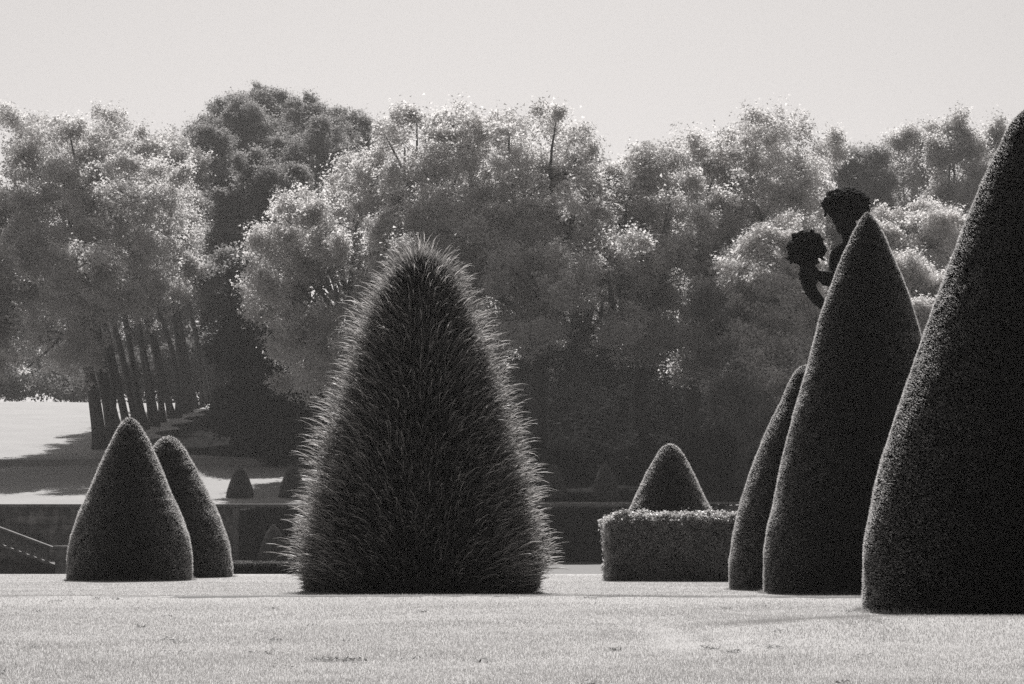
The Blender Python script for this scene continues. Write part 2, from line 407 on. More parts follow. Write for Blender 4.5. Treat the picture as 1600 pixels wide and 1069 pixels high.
o = link('uncut_grass', np_mesh('uncut_grass', np.concatenate(V), 3), M['grass']); tag(o, 'longer uncut grass blades round the feet of the yew cones', 'grass', None, 'stuff')

# ------------------------------------------------------------------ box hedge on the lawn
zb = -.12; dh = .8*F/78
hx0, hx1 = (952-800)*dh/F, (1262-800)*dh/F; ht = HC + (HZ-806)*dh/F - zb
hedge = empty('box_hedge', ((hx0+hx1)/2, dh+.65, zb)); tag(hedge, 'low block of leafy box hedge with a sunlit top on the lawn', 'hedge')
W = (hx1-hx0)/2; D = .65
def hedge_pts(n, W, D, H, top=.34, flare=.05):
    s = rng.random(n); u = rng.random(n)*2-1; v = rng.random(n)*2-1
    p = np.empty((n,3)); q = np.empty((n,3))
    a_top = W*D*4*1.3; a_f = 2*W*H; a_e = 2*D*H; tot = a_top+2*a_f+2*a_e; c = np.cumsum([a_top, a_f, a_f, a_e, a_e])/tot
    for k in range(5):
        m = (s < c[k]) & (s >= (c[k-1] if k else 0)); U, Vv = u[m], v[m]; z = (Vv+1)/2*H
        if k == 0: p[m] = np.stack([U*W, Vv*D, np.full(m.sum(), H)], 1); q[m] = [0,0,1]
        elif k < 3: sg = -1 if k == 1 else 1; p[m] = np.stack([U*W, sg*np.full(m.sum(), D), z], 1); q[m] = [0,sg,.2]
        else: sg = -1 if k == 3 else 1; p[m] = np.stack([sg*np.full(m.sum(), W), U*D, z], 1); q[m] = [sg,0,.2]
    fl = flare*(p[:,2]/H)**2
    p[:,0] += np.sign(p[:,0])*fl*(abs(p[:,0])/W)**6
    # rounded edges
    e = np.maximum(abs(p[:,0])/W, abs(p[:,1])/D); p[:,2] -= .06*np.clip(e-.9,0,.1)*10*(p[:,2]/H)**8
    return p, unit(q)
p, q = hedge_pts(120000, W, D, ht)
bump = .05*sn(p, 5, 2)+.045*sn(p, 13, 1)
p = p + q*(bump - .02 + rng.normal(size=len(p))*.028)[:,None]
link('foliage', np_mesh('hedge_foliage', leaves(p, .014+.016*rng.random(len(p)), q+[0,0,.5], .8, 4), 4), M['box'], hedge)
cm = MB(); cm.box((-W+.07, -D+.07, 0), (W-.07, D-.07, ht-.09)); cm.build('branch_mass', M['yew_core'], hedge)

# ------------------------------------------------------------------ retaining wall, distant hedge, stair
def block_mat():
    m, nt, out = new_mat('coursed_stone')
    tc = N(nt, 'ShaderNodeTexCoord'); mp = N(nt, 'ShaderNodeMapping'); mp.inputs['Rotation'].default_value = (R(90), 0, 0)
    nt.links.new(tc.outputs['Object'], mp.inputs[0])
    br = N(nt, 'ShaderNodeTexBrick', Scale=1.0); br.inputs['Color1'].default_value = g(.10); br.inputs['Color2'].default_value = g(.055); br.inputs['Mortar'].default_value = g(.035)
    br.inputs['Brick Width'].default_value = .8; br.inputs['Row Height'].default_value = .36; br.inputs['Mortar Size'].default_value = .012
    nt.links.new(mp.outputs[0], br.inputs['Vector'])
    n1 = ramp(nt, noise(nt, 1.6, 7, .7), [(.36, .6), (.5, 1.4), (.62, 3.4)])
    mx = N(nt, 'ShaderNodeMix', data_type='RGBA', blend_type='MULTIPLY'); mx.inputs[0].default_value = 1
    nt.links.new(br.outputs[0], mx.inputs[6]); nt.links.new(n1, mx.inputs[7])
    p = N(nt, 'ShaderNodeBsdfPrincipled', Roughness=.9); nt.links.new(mx.outputs[2], p.inputs['Base Color'])
    b = N(nt, 'ShaderNodeBump', Strength=.6, Distance=.03); nt.links.new(noise(nt, 9, 5), b.inputs['Height']); nt.links.new(b.outputs[0], p.inputs['Normal'])
    nt.links.new(p.outputs[0], out.inputs[0]); return m
M['blocks'] = block_mat()
rw = empty('retaining_wall', (-20, 94, -.5)); tag(rw, 'long weathered stone retaining wall holding up the far terrace', 'wall')
x0, x1 = -60+20, XR-.2+20
m = MB(); m.box((x0, 0, 0), (x1, .5, 2.10)); m.build('wall_face', M['blocks'], rw)
m = MB(); m.box((x0, -.07, 2.10), (x1, .56, 2.23)); m.build('coping', M['stone'], rw, bevel=.02)
m = MB(); xp = (368-800)*93.8/F+20; m.box((xp-.12, -.16, 0), (xp+.12, -.003, 2.07)); m.build('pilaster', M['stone'], rw, bevel=.01)
m = MB(); m.box((xp+.2, -3.4, 0), (x1-6, -3.15, .08)); m.build('kerb', M['stone_dark'], rw, bevel=.01)
# clipped hedge along the wall
dw = 92.6; hx0, hx1 = (374-800)*dw/F, XR-.3
wh = empty('clipped_hedge', ((hx0+hx1)/2, dw+.45, -.5)); tag(wh, 'long dark clipped hedge running along the retaining wall behind the shaggy yew', 'hedge')
Wd = (hx1-hx0)/2; Hd = HC+(HZ-794)*dw/F+.5
p, q = hedge_pts(90000, Wd, .42, Hd, flare=0)
p = p + q*(.03*sn(p, 3, 2)+rng.normal(size=len(p))*.02)[:,None]
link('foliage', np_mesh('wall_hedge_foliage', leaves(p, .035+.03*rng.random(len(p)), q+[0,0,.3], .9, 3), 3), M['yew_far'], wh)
m = MB(); m.box((-Wd+.05,-.37,0),(Wd-.05,.37,Hd-.05)); m.build('branch_mass', M['yew_core'], wh)

pe = empty('box_edging', (-4.6, 62, -.5)); tag(pe, 'low dark box edging on the sunken parterre left of the shaggy yew', 'hedge')
p, q = hedge_pts(16000, 2.7, .3, .36, flare=0); p = p + q*(rng.normal(size=len(p))*.02)[:,None]
link('foliage', np_mesh('edging_foliage', leaves(p, .02+.02*rng.random(len(p)), q+[0,0,.3], .9, 3), 3), M['yew_far'], pe)
m = MB(); m.box((-2.66,-.27,0),(2.66,.27,.33)); m.build('branch_mass', M['yew_core'], pe)

# stair with balustrade at the left
ds = 60.0
def S(px, py): v = P(px, py, ds); return v.x, v.z
sx, sz0 = S(0, 823); ex, ez = S(88, 856)
st = empty('stone_staircase', (ex, ds, -.5)); tag(st, 'stone garden staircase with a sloping balustrade against the retaining wall', 'staircase')
slope = (sz0-ez)/(ex-sx)
xl = sx-3.2 - ex                      # local left end
def top(x): return ez + .5 - slope*x    # local z of the rail (x<=0)
def slab(mb, xa, xb, dz0, dz1, y0, y1):
    za, zb_ = top(xa), top(xb)
    mb.add([(xa,y0,za+dz0),(xb,y0,zb_+dz0),(xb,y1,zb_+dz0),(xa,y1,za+dz0),(xa,y0,za+dz1),(xb,y0,zb_+dz1),(xb,y1,zb_+dz1),(xa,y1,za+dz1)],
           [(0,3,2,1),(4,5,6,7),(0,1,5,4),(1,2,6,5),(2,3,7,6),(3,0,4,7)])
m = MB(); slab(m, xl, -.02, -.07, 0, -.12, .12); m.build('handrail', M['stone'], st, bevel=.02)
m = MB(); slab(m, xl, -.02, -.49, -.42, -.11, .11); m.build('bottom_rail', M['stone'], st, bevel=.015)
m = MB()
m.add([(xl,-.1,-.1),(-.02,-.1,-.1),(-.02,-.1,max(top(-.02)-.495,.0)),(xl,-.1,top(xl)-.495),(xl,.1,-.1),(-.02,.1,-.1),(-.02,.1,max(top(-.02)-.495,.0)),(xl,.1,top(xl)-.495)],
      [(0,1,2,3),(7,6,5,4),(0,4,5,1),(1,5,6,2),(2,6,7,3),(3,7,4,0)])
m.build('side_wall', M['blocks'], st)
x = -.22; bal = None
while x > xl + .2:
    if bal is None:
        m = MB(); m.lathe([(z_*.76, r_*1.0) for z_, r_ in [(0,.07),(.04,.07),(.06,.04),(.10,.05),(.16,.085),(.22,.075),(.30,.042),(.36,.038),(.40,.055),(.42,.07),(.46,.07)]], n=12)
        bal = m.build('baluster', M['stone'], st, True); b = bal
    else:
        b = bal.copy(); COL.objects.link(b); b.parent = st
    b.location = (x, 0, top(x)-.42); x -= .19
m = MB(); m.box((0,-.2,0),(.42,.2,top(0)-.04)); m.build('newel_post', M['stone'], st, bevel=.015)
m = MB(); m.box((-.04,-.24,top(0)-.035),(.62,.24,top(0)+.05)); m.build('newel_cap', M['stone'], st, bevel=.02)
k = 0; 
stp = None
nst = int(-xl/.36)
for k in range(nst):
    zt = .15*(k+1)*(slope*.36/.15)
    m = MB(); m.box((-.36*(k+1)+.1, .16, 0), (-.36*k+.1-.003, 2.2, zt)); m.build('step', M['stone_dark'], st, bevel=.01)

# ------------------------------------------------------------------ trees
def tree_mesh(name, lobes, nclump, per, csig, lsize, bias=1.5, under=.35, sub=None, seed=0, flat=.7, sublobe=.3, k=3, hole=.0):
    """lobes: (x,y,z,rx,ry,rz) local metres. returns mesh + sub-lobe centres"""
    A = np.array(lobes, float)
    area = (A[:,3]*A[:,5])**.9; area = area/area.sum()
    subs = []
    for i, (x,y,z,rx,ry,rz) in enumerate(A):
        ns = max(4, int(sub*area[i])) if sub else 1
        if sub:
            d = rdir(ns); d[:,2] = np.where(d[:,2] < -.55, -d[:,2], d[:,2])
            f = np.where(d[:,2] > .4, .72+.2*rng.random(ns), .72+.34*rng.random(ns))
            c = np.array([x,y,z]) + d*np.array([rx,ry,rz])*f[:,None]
            rad = sublobe*(min(rx,rz)*.6+.4*1.5)*(.65+.7*rng.random(ns))
            subs.append(np.concatenate([c, rad[:,None], rad[:,None], rad[:,None]*.85], 1))
            subs.append(np.array([[x,y,z,rx*.7,ry*.7,rz*.7]]))
        else: subs.append(np.array([[x,y,z,rx,ry,rz]]))
    S_ = np.concatenate(subs); w = (S_[:,3]*S_[:,5])**1.0
    if sub: w[S_[:,3] > np.median(S_[:,3])*1.9] *= .22
    w /= w.sum()
    n = nclump; idx = rng.choice(len(S_), n, p=w); s = S_[idx]
    d = rdir(n); flip = (d[:,2] < -.1) & (rng.random(n) > under); d[flip,2] *= -1
    r = 1 - abs(rng.normal(size=n))*(.18 if sub else .1); r = np.where(rng.random(n) < .12, 1 + .3*rng.random(n), r)
    c = s[:,:3] + d*s[:,3:]*r[:,None]
    c = c + np.stack([sn(c, 1.1, 1.), sn(c, 1.3, 4.), sn(c, 1.2, 8.)], 1)*.55 + np.stack([sn(c, 2.7, 2.), sn(c, 3.0, 5.), sn(c, 2.5, 7.)], 1)*.32
    if hole:
        keep = sn(c, .9, seed+3) > -1+hole; c = c[keep]; d = d[keep]; n = len(c)
    q = np.repeat(np.arange(n), per)
    cs = csig*(.6+.8*rng.random(n))
    off = np.clip(rng.normal(size=(n*per,3)), -1.7, 1.7)*cs[q][:,None]*np.array([1,1,flat])
    ax = unit(d*.7 + rdir(n)*.6 + [0,0,.5]); off = off*.8 + ax[q]*(rng.normal(size=n*per)*cs[q]*.9)[:,None]
    pts = c[q] + off
    nc = unit(d*.5 + rdir(n)*.6 + [0,0,.7])          # each spray of leaves faces its own way
    nb = nc[q]
    sz = lsize*(.55+.9*rng.random(n*per))
    return np_mesh(name, leaves(pts, sz, nb, bias, k), k), S_[:,:3], S_
def limbs(mb, base, fork, targets, r0, nf=.045, kink=.9):
    for t in targets:
        t = Vector(t); f = Vector(fork) + Vector((0,0,rng.random()*1.5-.8))
        mid = f.lerp(t, .5) + Vector((rng.normal()*kink, rng.normal()*kink, abs(rng.normal())*kink*.5 - .2))
        pts = []; 
        for i in range(8):
            s = i/7; a = f.lerp(mid, s); b = mid.lerp(t, s); q = a.lerp(b, s)
            pts.append(q + Vector((math.sin(i*1.9+t.x)*.09, math.sin(i*2.3+t.z)*.09, math.sin(i*1.3)*.07)))
        mb.tube(pts, [r0*(1-.82*i/7) for i in range(8)], 6)
        for j in range(3):        # side branches
            i = 3+j; e = pts[i] + Vector((rng.normal()*1.3, rng.normal()*1.0, .6+rng.random()*1.2))
            mb.tube([pts[i], pts[i].lerp(e,.5)+Vector((0,0,.15)), e], [r0*.3, r0*.2, r0*.06], 5)
def tree(name, label, cat, base, d, lobes_px, mat, bark='bark', group=None, nclump=1600, per=38, csig=.36, lsize=.13,
         sub=34, trunk_r=.4, lean=(0,0), forkh=.35, nl=14, under=.35, ry=None, flat=.7, sublobe=.3, hole=0., bias=1.5, trunk=True, curve=0., k=3, fwd=3.):
    """base: (px, py) of the foot, or a world point; lobes in photo px at depth d: (px, py, rx, ry_px [, depth offset])"""
    bx = (base[0]-800)*d/F
    bz = float(park_z(np.array([bx]), np.array([d]))[0]) - .1
    root = empty(name, (bx, d, bz)); tag(root, label, cat, group)
    L = []
    pt_ = min(l[1]-l[3] for l in lobes_px); pb_ = max(l[1]+l[3]*.3 for l in lobes_px)
    for l in lobes_px:
        t_ = min(1, max(0, (l[1]-pt_)/(pb_-pt_)))          # the crown is a dome: lower boughs reach farther out
        dd = (l[4] if len(l) > 4 else 0) + fwd*(.4 - math.sqrt(1-(1-t_)**2))
        c = P(l[0], l[1], d+dd); rx = l[2]*(d+dd)/F; rz = l[3]*(d+dd)/F
        L.append((c.x-bx, c.y-d, c.z-bz, rx, ry or min(rx, rz)*.95, rz))
    me, subs, S_ = tree_mesh('crown', L, nclump, per, csig, lsize, sub=sub, under=under, flat=flat, sublobe=sublobe, hole=hole, bias=bias, k=k)
    link('crown', me, mat, root)
    if trunk:
        mb = MB()
        zt = max(l[2] for l in L); zl = min(l[2]-l[5] for l in L); fh = max(zl+1.0, zt*forkh)
        cx = sum(l[0]*l[3] for l in L)/sum(l[3] for l in L)
        pts = []; m_ = 9
        tx, ty = lean
        for i in range(m_):
            s = i/(m_-1)
            pts.append(Vector((tx*s + curve*math.sin(math.pi*s), ty*s, fh*s)) + Vector((rng.normal()*.04*s, rng.normal()*.04*s, 0)))
        mb.tube(pts, [trunk_r*(1.45 if i == 0 else 1.12-.5*i/(m_-1)) for i in range(m_)], 12, .05)
        fork = pts[-1]
        ids = rng.choice(len(subs), min(nl, len(subs)), replace=False)
        limbs(mb, pts[0], fork, [subs[i] for i in ids], trunk_r*.42)
        mb.build('trunk', M[bark], root, smooth=True)
    return root

GA = 'plane trees lining the avenue up the slope'
tree('plane_tree', 'spreading plane tree at the left edge of the photo, its trunk out of view', 'tree', (-75, 700), 116,
     [(-60,330,70,90),(-20,430,70,110),(-90,480,90,110),(-20,520,50,60)], M['plane2'], lean=(-.5,0), nclump=1500)
tree('plane_tree', 'nearest and broadest plane tree of the avenue, first trunk at the left', 'tree', (158, 700), 119,
     [(55,255,48,62),(105,245,55,60),(180,240,55,55),(70,330,75,80),(180,330,95,90),(250,330,42,80),(60,440,80,90),(170,440,100,90),(240,430,60,70),
      (90,545,70,48,-1),(45,575,55,34,1),(185,500,80,48,-1)], M['plane2'], 'bark', GA, nclump=4600, per=50, csig=.21, lsize=.075, ry=6., sub=130, fwd=8.5, sublobe=.33, trunk_r=.33, lean=(-.9,.3), forkh=.42, nl=20)
ords = ['second', 'third', 'fourth', 'fifth', 'sixth', 'seventh', 'eighth', 'ninth', 'tenth', 'eleventh', 'farthest']
base_px = [175, 189, 203, 216, 228, 240, 254, 270, 288, 306, 326]
for i, bp in enumerate(base_px):
    d = 20.4*F/(800-bp) ; s = 119/d
    far = i/10
    tp = 230 - 18*math.sin(i*1.7) + 6*far
    tree('plane_tree', 'plane tree of the avenue, %s leaning trunk counted from the left' % ords[i], 'tree', (bp, 0), d,
         [(bp-12+far*20, tp+45, 60, 48), (bp-8, tp+130, 78, 80), (bp, tp+182-40*far, 76, 50)], M['plane2'], 'bark', GA,
         nclump=850, per=60, sub=34, trunk_r=.17+.06*rng.random(), lean=(-1.2-.7*rng.random(), .3), forkh=.5, nl=6, curve=.25*rng.normal(), csig=.24, lsize=.08)

for i, (bp, d) in enumerate([(166, 121), (196, 125), (222, 131), (247, 137), (279, 146), (297, 152), (316, 158)]):
    tree('plane_tree', 'slender plane trunk, %s of the thin ones between the thicker avenue trunks' % ords[i].replace('farthest', 'last').replace('second', 'first') if i == 0 else
         'slender plane trunk between the thicker avenue trunks, %s thin one from the left' % ords[i-1], 'tree', (bp, 0), d,
         [(bp-10, 300, 45, 70), (bp-4, 420, 50, 50)], M['plane2'], 'bark', GA, nclump=380, per=40, sub=16, trunk_r=.13+.05*rng.random(), lean=(-1.1-.8*rng.random(), .2), forkh=.55, nl=4, curve=.4*rng.normal(), csig=.24, lsize=.08)

GD = 'dark rounded trees behind the avenue'
kw = dict(fwd=5., sub=42, per=60, csig=.2, lsize=.08, under=.15, flat=.6, sublobe=.36, nclump=1500)
tree('broadleaf_tree', 'highest dark tree breaking the skyline left of centre', 'tree', (400, 0), 168, [(400,172,52,30),(350,190,28,28),(420,200,50,45),(400,260,70,50)], M['chest'], group=GD, **kw)
tree('broadleaf_tree', 'dark tree on the skyline just right of the highest one', 'tree', (500, 0), 164, [(485,188,38,34),(530,200,34,32),(560,215,28,34),(520,250,70,45)], M['chest'], group=GD, **kw)
tree('broadleaf_tree', 'mid grey rounded tree below the highest dark treetop', 'tree', (370, 0), 156, [(375,215,55,48),(410,230,40,45),(330,240,40,50),(390,290,60,60)], M['chest'], group=GD, **kw)
tree('broadleaf_tree', 'mid grey rounded tree between the dark skyline trees and the pale central planes', 'tree', (500, 0), 152, [(490,240,50,40),(520,270,45,45),(450,260,40,45),(500,330,60,60)], M['chest'], group=GD, **kw)
tree('broadleaf_tree', 'tall dark tree with shelf-like boughs at the end of the avenue', 'tree', (340, 0), 150, [(330,265,48,55),(310,340,40,60),(350,330,50,60),(325,420,40,55)], M['chest'], group=GD, **kw)
tree('broadleaf_tree', 'domed dark tree with a cauliflower crown directly left of the pale central plane', 'tree', (420, 0), 129, [(420,305,60,48),(375,345,42,48),(455,350,45,50),(350,400,34,44),(400,410,60,60)], M['chest'], group=GD, **dict(kw, nclump=2400, sub=60, sublobe=.34))
tree('broadleaf_tree', 'low dark tree under the domed one beside the avenue trunks', 'tree', (375, 0), 122, [(355,440,45,45),(400,480,50,60),(350,500,30,40)], M['chest'], group=GD, **kw)
tree('conifer_tree', 'black conifer with foliage down to the ground beside the avenue', 'tree', (412, 0), 115.5, [(405,470,45,70),(410,570,62,90),(420,660,75,70)], M['fir'], nclump=3000, per=50, sub=50, csig=.3, lsize=.1, under=.6, flat=.4)
tree('conifer_tree', 'dark conifer hidden low behind the left fringe of the shaggy yew', 'tree', (500, 0), 114.5, [(490,600,45,80),(500,690,65,60)], M['fir'], nclump=1800, per=50, sub=30, csig=.3, lsize=.1, under=.6, flat=.4)

GP = 'broad pale plane trees across the middle of the background'
kp = dict(sub=85, per=52, csig=.20, lsize=.075, under=.4, flat=.85, sublobe=.32, fwd=7., trunk_r=.42, forkh=.45, nl=26, hole=.12, group=GP, ry=4.6)
tree('plane_tree', 'pale central plane tree with its bright left edge hanging low', 'tree', (560, 0), 109,
     [(565,302,48,52),(490,345,52,50),(425,400,38,40),(430,470,42,55),(470,540,42,55),(520,430,70,80),(600,340,55,70),(560,540,70,60),(490,600,40,30)], M['plane'], nclump=3000, **kp)
tree('plane_tree', 'pale plane tree directly above the shaggy yew', 'tree', (690, 0), 106,
     [(635,232,50,42),(700,222,55,42),(742,240,34,36),(660,320,75,75),(735,320,50,70),(640,440,80,80),(720,470,70,80),(690,560,70,60)], M['plane'], nclump=3000, **kp)
tree('plane_tree', 'pale plane tree with dark forked limbs right of the shaggy yew tip', 'tree', (840, 0), 105,
     [(800,238,38,38),(855,222,52,38),(905,252,32,34),(810,320,70,70),(895,325,60,70),(790,430,60,80),(870,440,70,70),(830,540,60,55)], M['plane'], nclump=3000, **kp)
tree('plane_tree', 'pale plane tree with the lowest treetop, midway between shaggy yew and statue', 'tree', (1000, 0), 106,
     [(1005,285,46,42),(960,330,52,65),(1045,330,55,65),(970,430,65,65),(1050,440,65,70),(980,530,50,45),(1060,560,60,50)], M['plane'], nclump=2700, **kp)
tree('plane_tree', 'open-crowned plane tree with curved branches, high on the skyline left of the statue', 'tree', (1082, 0), 108,
     [(1090,248,34,34),(1160,232,46,42),(1212,226,44,40),(1190,262,60,48),(1272,262,38,42),(1150,310,70,65),(1240,315,65,60),(1110,400,60,70),(1180,400,50,50),(1095,500,55,60),(1100,590,55,40)], M['plane'], nclump=2500, **dict(kp, hole=.22, fwd=3.))
G2 = 'second row of planes behind the pale ones'
k2 = dict(fwd=5., ry=6., group=G2, nclump=1200, per=55, sub=34, csig=.26, lsize=.09, trunk_r=.4)
for px, d, lab in [(585, 128, 'plane tree behind the gap between the two leftmost pale planes'), (745, 130, 'plane tree behind and right of the shaggy yew tip'), (905, 128, 'plane tree filling the gap behind the forked plane'),
                   (1040, 130, 'plane tree behind the lowest treetop'), (1170, 132, 'plane tree behind the open-crowned plane')]:
    tree('plane_tree', lab, 'tree', (px, 0), d, [(px,300,85,62),(px-30,370,80,90),(px+40,380,80,90),(px,490,90,80)], M['plane2'], **k2)

for i, src in enumerate([o for o in list(COL.objects) if o.get('group') == G2]):
    c = src.copy(); COL.objects.link(c); c.location = src.location + Vector((4.5, 17, 1.2)); c.rotation_euler.z = 2.1
    c['label'] = 'plane tree deep in the wood, almost hidden behind the front planes'
    for ch in src.children:
        k_ = ch.copy(); COL.objects.link(k_); k_.parent = c
# floor of the wood, its dark tone also painting tree shade over the terrace turf
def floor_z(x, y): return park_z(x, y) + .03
M['litter_shade'] = solid('leaf_litter_and_shade', [(.3, .010), (.7, .026)], 2, .95, .2, 9, .0)
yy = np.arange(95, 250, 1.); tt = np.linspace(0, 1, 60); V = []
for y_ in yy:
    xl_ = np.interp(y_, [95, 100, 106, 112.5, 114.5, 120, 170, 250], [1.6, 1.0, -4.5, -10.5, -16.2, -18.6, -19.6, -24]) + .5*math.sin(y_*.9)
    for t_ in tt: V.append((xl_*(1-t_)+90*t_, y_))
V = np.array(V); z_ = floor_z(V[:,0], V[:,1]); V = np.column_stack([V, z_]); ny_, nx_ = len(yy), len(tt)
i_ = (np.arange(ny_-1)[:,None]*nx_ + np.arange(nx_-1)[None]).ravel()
o = link('woodland_floor_and_shade', idx_mesh('woodland_floor_and_shade', V, np.stack([i_, i_+1, i_+nx_+1, i_+nx_], 1)), M['litter_shade'], smooth=True); o['kind'] = 'structure'

# dark understorey of the wood: uncountable mass
def mass(name, label, lobes, mat, n, per, csig, lsize, under=.5, flat=.6):
    L = []
    for (px, py, rx, ry, d) in lobes:
        c = P(px, py, d); L.append((c.x, c.y, c.z, rx*d/F, min(rx, ry)*d/F*.9, ry*d/F))
    me, s, _ = tree_mesh(name, L, n, per, csig, lsize, sub=max(24, len(L)*7), under=under, flat=flat, sublobe=.35)
    o = link(name, me, mat); tag(o, label, 'undergrowth', None, 'stuff'); return o
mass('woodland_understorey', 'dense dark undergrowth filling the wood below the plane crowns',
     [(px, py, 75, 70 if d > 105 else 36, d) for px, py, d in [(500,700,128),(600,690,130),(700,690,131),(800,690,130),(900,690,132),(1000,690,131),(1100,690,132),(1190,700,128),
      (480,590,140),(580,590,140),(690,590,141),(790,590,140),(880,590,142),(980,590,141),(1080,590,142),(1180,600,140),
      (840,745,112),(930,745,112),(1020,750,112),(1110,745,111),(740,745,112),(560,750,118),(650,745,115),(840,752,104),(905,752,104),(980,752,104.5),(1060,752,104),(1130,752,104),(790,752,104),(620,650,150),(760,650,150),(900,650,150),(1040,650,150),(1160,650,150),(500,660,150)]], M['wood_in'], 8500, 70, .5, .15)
mass('edge_shade_shrubs', 'low dark shrubs added to stand for shade along the wood edge behind the small cones', [(px_, 750, 60, 38, 103.2) for px_ in range(800, 1240, 38)], M['wood_in'], 2600, 70, .28, .1)  # shrub row added to cover sunlit ground that should lie in tree shade
mass('distant_woodland', 'hazy pale woodland far beyond the avenue and the lit lawn',
     [(-60,520,90,100,215),(40,540,70,80,205),(120,530,80,90,210),(210,520,80,100,215),(300,520,80,100,210),(370,520,70,110,205),(60,600,60,34,195),(-20,605,60,30,196),(130,605,50,30,192),(-40,590,60,46,200),(20,592,50,44,200),(75,590,50,44,200),(125,590,45,44,202),(180,600,50,44,178),(240,595,55,50,180),(300,590,50,52,181),(350,585,50,60,180)], M['far'], 6000, 60, .42, .14)

r3 = np.random.default_rng(5)
def sprays(poly, n, r0, r1, lean=.02, core=()):
    # many small boughs filling an outline: the lower ones reach forward, each with its own lit top
    L = list(core); ys_ = sorted(poly)
    for i in range(n):
        y = ys_[0][0] + (ys_[-1][0]-ys_[0][0])*((i+r3.random())/n)
        a = np.interp(y, [q[0] for q in ys_], [q[1] for q in ys_]); b = np.interp(y, [q[0] for q in ys_], [q[2] for q in ys_])
        r_ = r0+(r1-r0)*r3.random(); x = a + (b-a)*r3.random()
        if i % 3 == 0: x = a + r3.random()*14
        L.append((x, y, r_*1.15, r_*.85, -lean*(y-ys_[0][0]) + .9*r3.normal() - 1.0))
    return L
GR = 'feathery bushy trees at the right behind the statue'
kf = dict(fwd=5., group=GR, sub=60, per=60, csig=.22, lsize=.06, under=.15, flat=.75, sublobe=.36, trunk_r=.25)
kf = dict(fwd=0., group=GR, sub=None, per=55, csig=.17, lsize=.07, under=.12, flat=.7, trunk_r=.25)
tree('cypress_tree', 'feathery lumpy tree behind the bouquet of the statue', 'tree', (1235, 0), 101,
     sprays([(372,1215,1285),(400,1185,1310),(470,1165,1330),(560,1165,1330),(640,1185,1330),(700,1230,1330)], 40, 22, 38, .017, [(1262,430,45,55,1.2),(1250,520,52,60,-.3),(1260,620,50,70,-2.2)]), M['feather'], nclump=4200, **kf)
tree('cypress_tree', 'darker feathery tree drooping left of the statue, above the box hedge cone', 'tree', (1160, 0), 101.5,
     sprays([(400,1150,1180),(470,1132,1175),(560,1135,1175),(640,1140,1185),(690,1165,1195)], 18, 16, 28, .022, [(1160,470,24,50,.8),(1160,580,26,60,.5)]), M['chest'], nclump=1700, **kf)
tree('cypress_tree', 'feathery bush seen between the pointed cone and the tallest cone', 'tree', (1430, 0), 104,
     sprays([(412,1395,1480),(450,1385,1500),(520,1400,1490),(580,1410,1480)], 20, 20, 32, .02, [(1440,480,50,45,1.),(1440,550,50,50,.6)]), M['feather'], nclump=2200, **kf)
tree('cypress_tree', 'rounded feathery tree higher up between the two tallest cones', 'tree', (1450, 0), 114,
     sprays([(340,1425,1500),(360,1375,1530),(400,1365,1530),(440,1380,1520)], 24, 20, 32, .02, [(1465,385,50,36,1.),(1400,385,34,32,1.),(1450,430,70,45,.6)]), M['feather'], nclump=2600, **kf)
GB2 = 'soft hazy trees on the skyline at the right'
kb = dict(group=GB2, sub=45, per=55, csig=.26, lsize=.08, under=.5, flat=1.0, sublobe=.34, trunk_r=.3, forkh=.4, nl=16)
tree('birch_tree', 'grey rounded treetop just right of the statue head', 'tree', (1350, 0), 150, [(1345,270,36,34),(1340,300,46,50),(1370,320,40,50),(1350,390,60,60)], M['chest'], nclump=1600, **kb)
tree('birch_tree', 'soft grey tree on the skyline midway between the statue and the tallest cone', 'tree', (1420, 0), 160, [(1415,235,42,32),(1440,260,40,40),(1420,310,60,55),(1420,380,60,60)], M['plane2'], nclump=1800, **kb)
tree('birch_tree', 'thin upright birch-like tree with a dark central stem beside the tallest cone', 'tree', (1495, 0), 140, [(1485,225,36,32),(1500,280,52,55),(1495,345,60,50),(1500,420,60,60)], M['plane2'], nclump=1900, **dict(kb, hole=.3))
tree('birch_tree', 'pale treetop showing against the upper left side of the tallest cone', 'tree', (1560, 0), 146, [(1545,235,40,38),(1580,260,40,50),(1560,320,60,60),(1560,400,60,60)], M['plane2'], nclump=1500, **kb)
tree('plane_tree', 'tree hidden behind the tallest cone at the right edge', 'tree', (1680, 0), 130, [(1680,300,80,80),(1660,420,90,90),(1700,520,90,90)], M['plane2'], nclump=1200)
# ------------------------------------------------------------------ statue behind the pointed cone
DS = 34.0
sb = P(1345, 830, DS); sb.z = -.12
sta = empty('statue', sb); tag(sta, 'dark statue with wreathed curly head holding a horn of flowers behind the pointed yew', 'statue')
def Q(px, py, dy=0.): d = DS+dy; return Vector(((px-800)*d/F - sb.x, dy, HC + (HZ-py)*d/F - sb.z))
def fuse(mb, name, mat, parent, vox, sm=6):
    o = mb.build(name, mat, parent, True)
    r = o.modifiers.new('fuse', 'REMESH'); r.mode = 'VOXEL'; r.voxel_size = vox; r.use_smooth_shade = True
    s_ = o.modifiers.new('relax', 'SMOOTH'); s_.factor = .5; s_.iterations = sm
    return o
mb = MB()
def limb(pts, rad, n=14):
    # resample through the joints so the surface swells and tapers
    P_ = []; R_ = []
    for i in range(len(pts)-1):
        for k in range(5):
            t = k/5; P_.append(Vector(pts[i]).lerp(Vector(pts[i+1]), t)); R_.append(rad[i]*(1-t)+rad[i+1]*t)
    P_.append(Vector(pts[-1])); R_.append(rad[-1]); mb.tube(P_, R_, n)
    for p_, r_ in zip(pts, rad): mb.ball(p_, r_*.99, nu=14, nv=9)
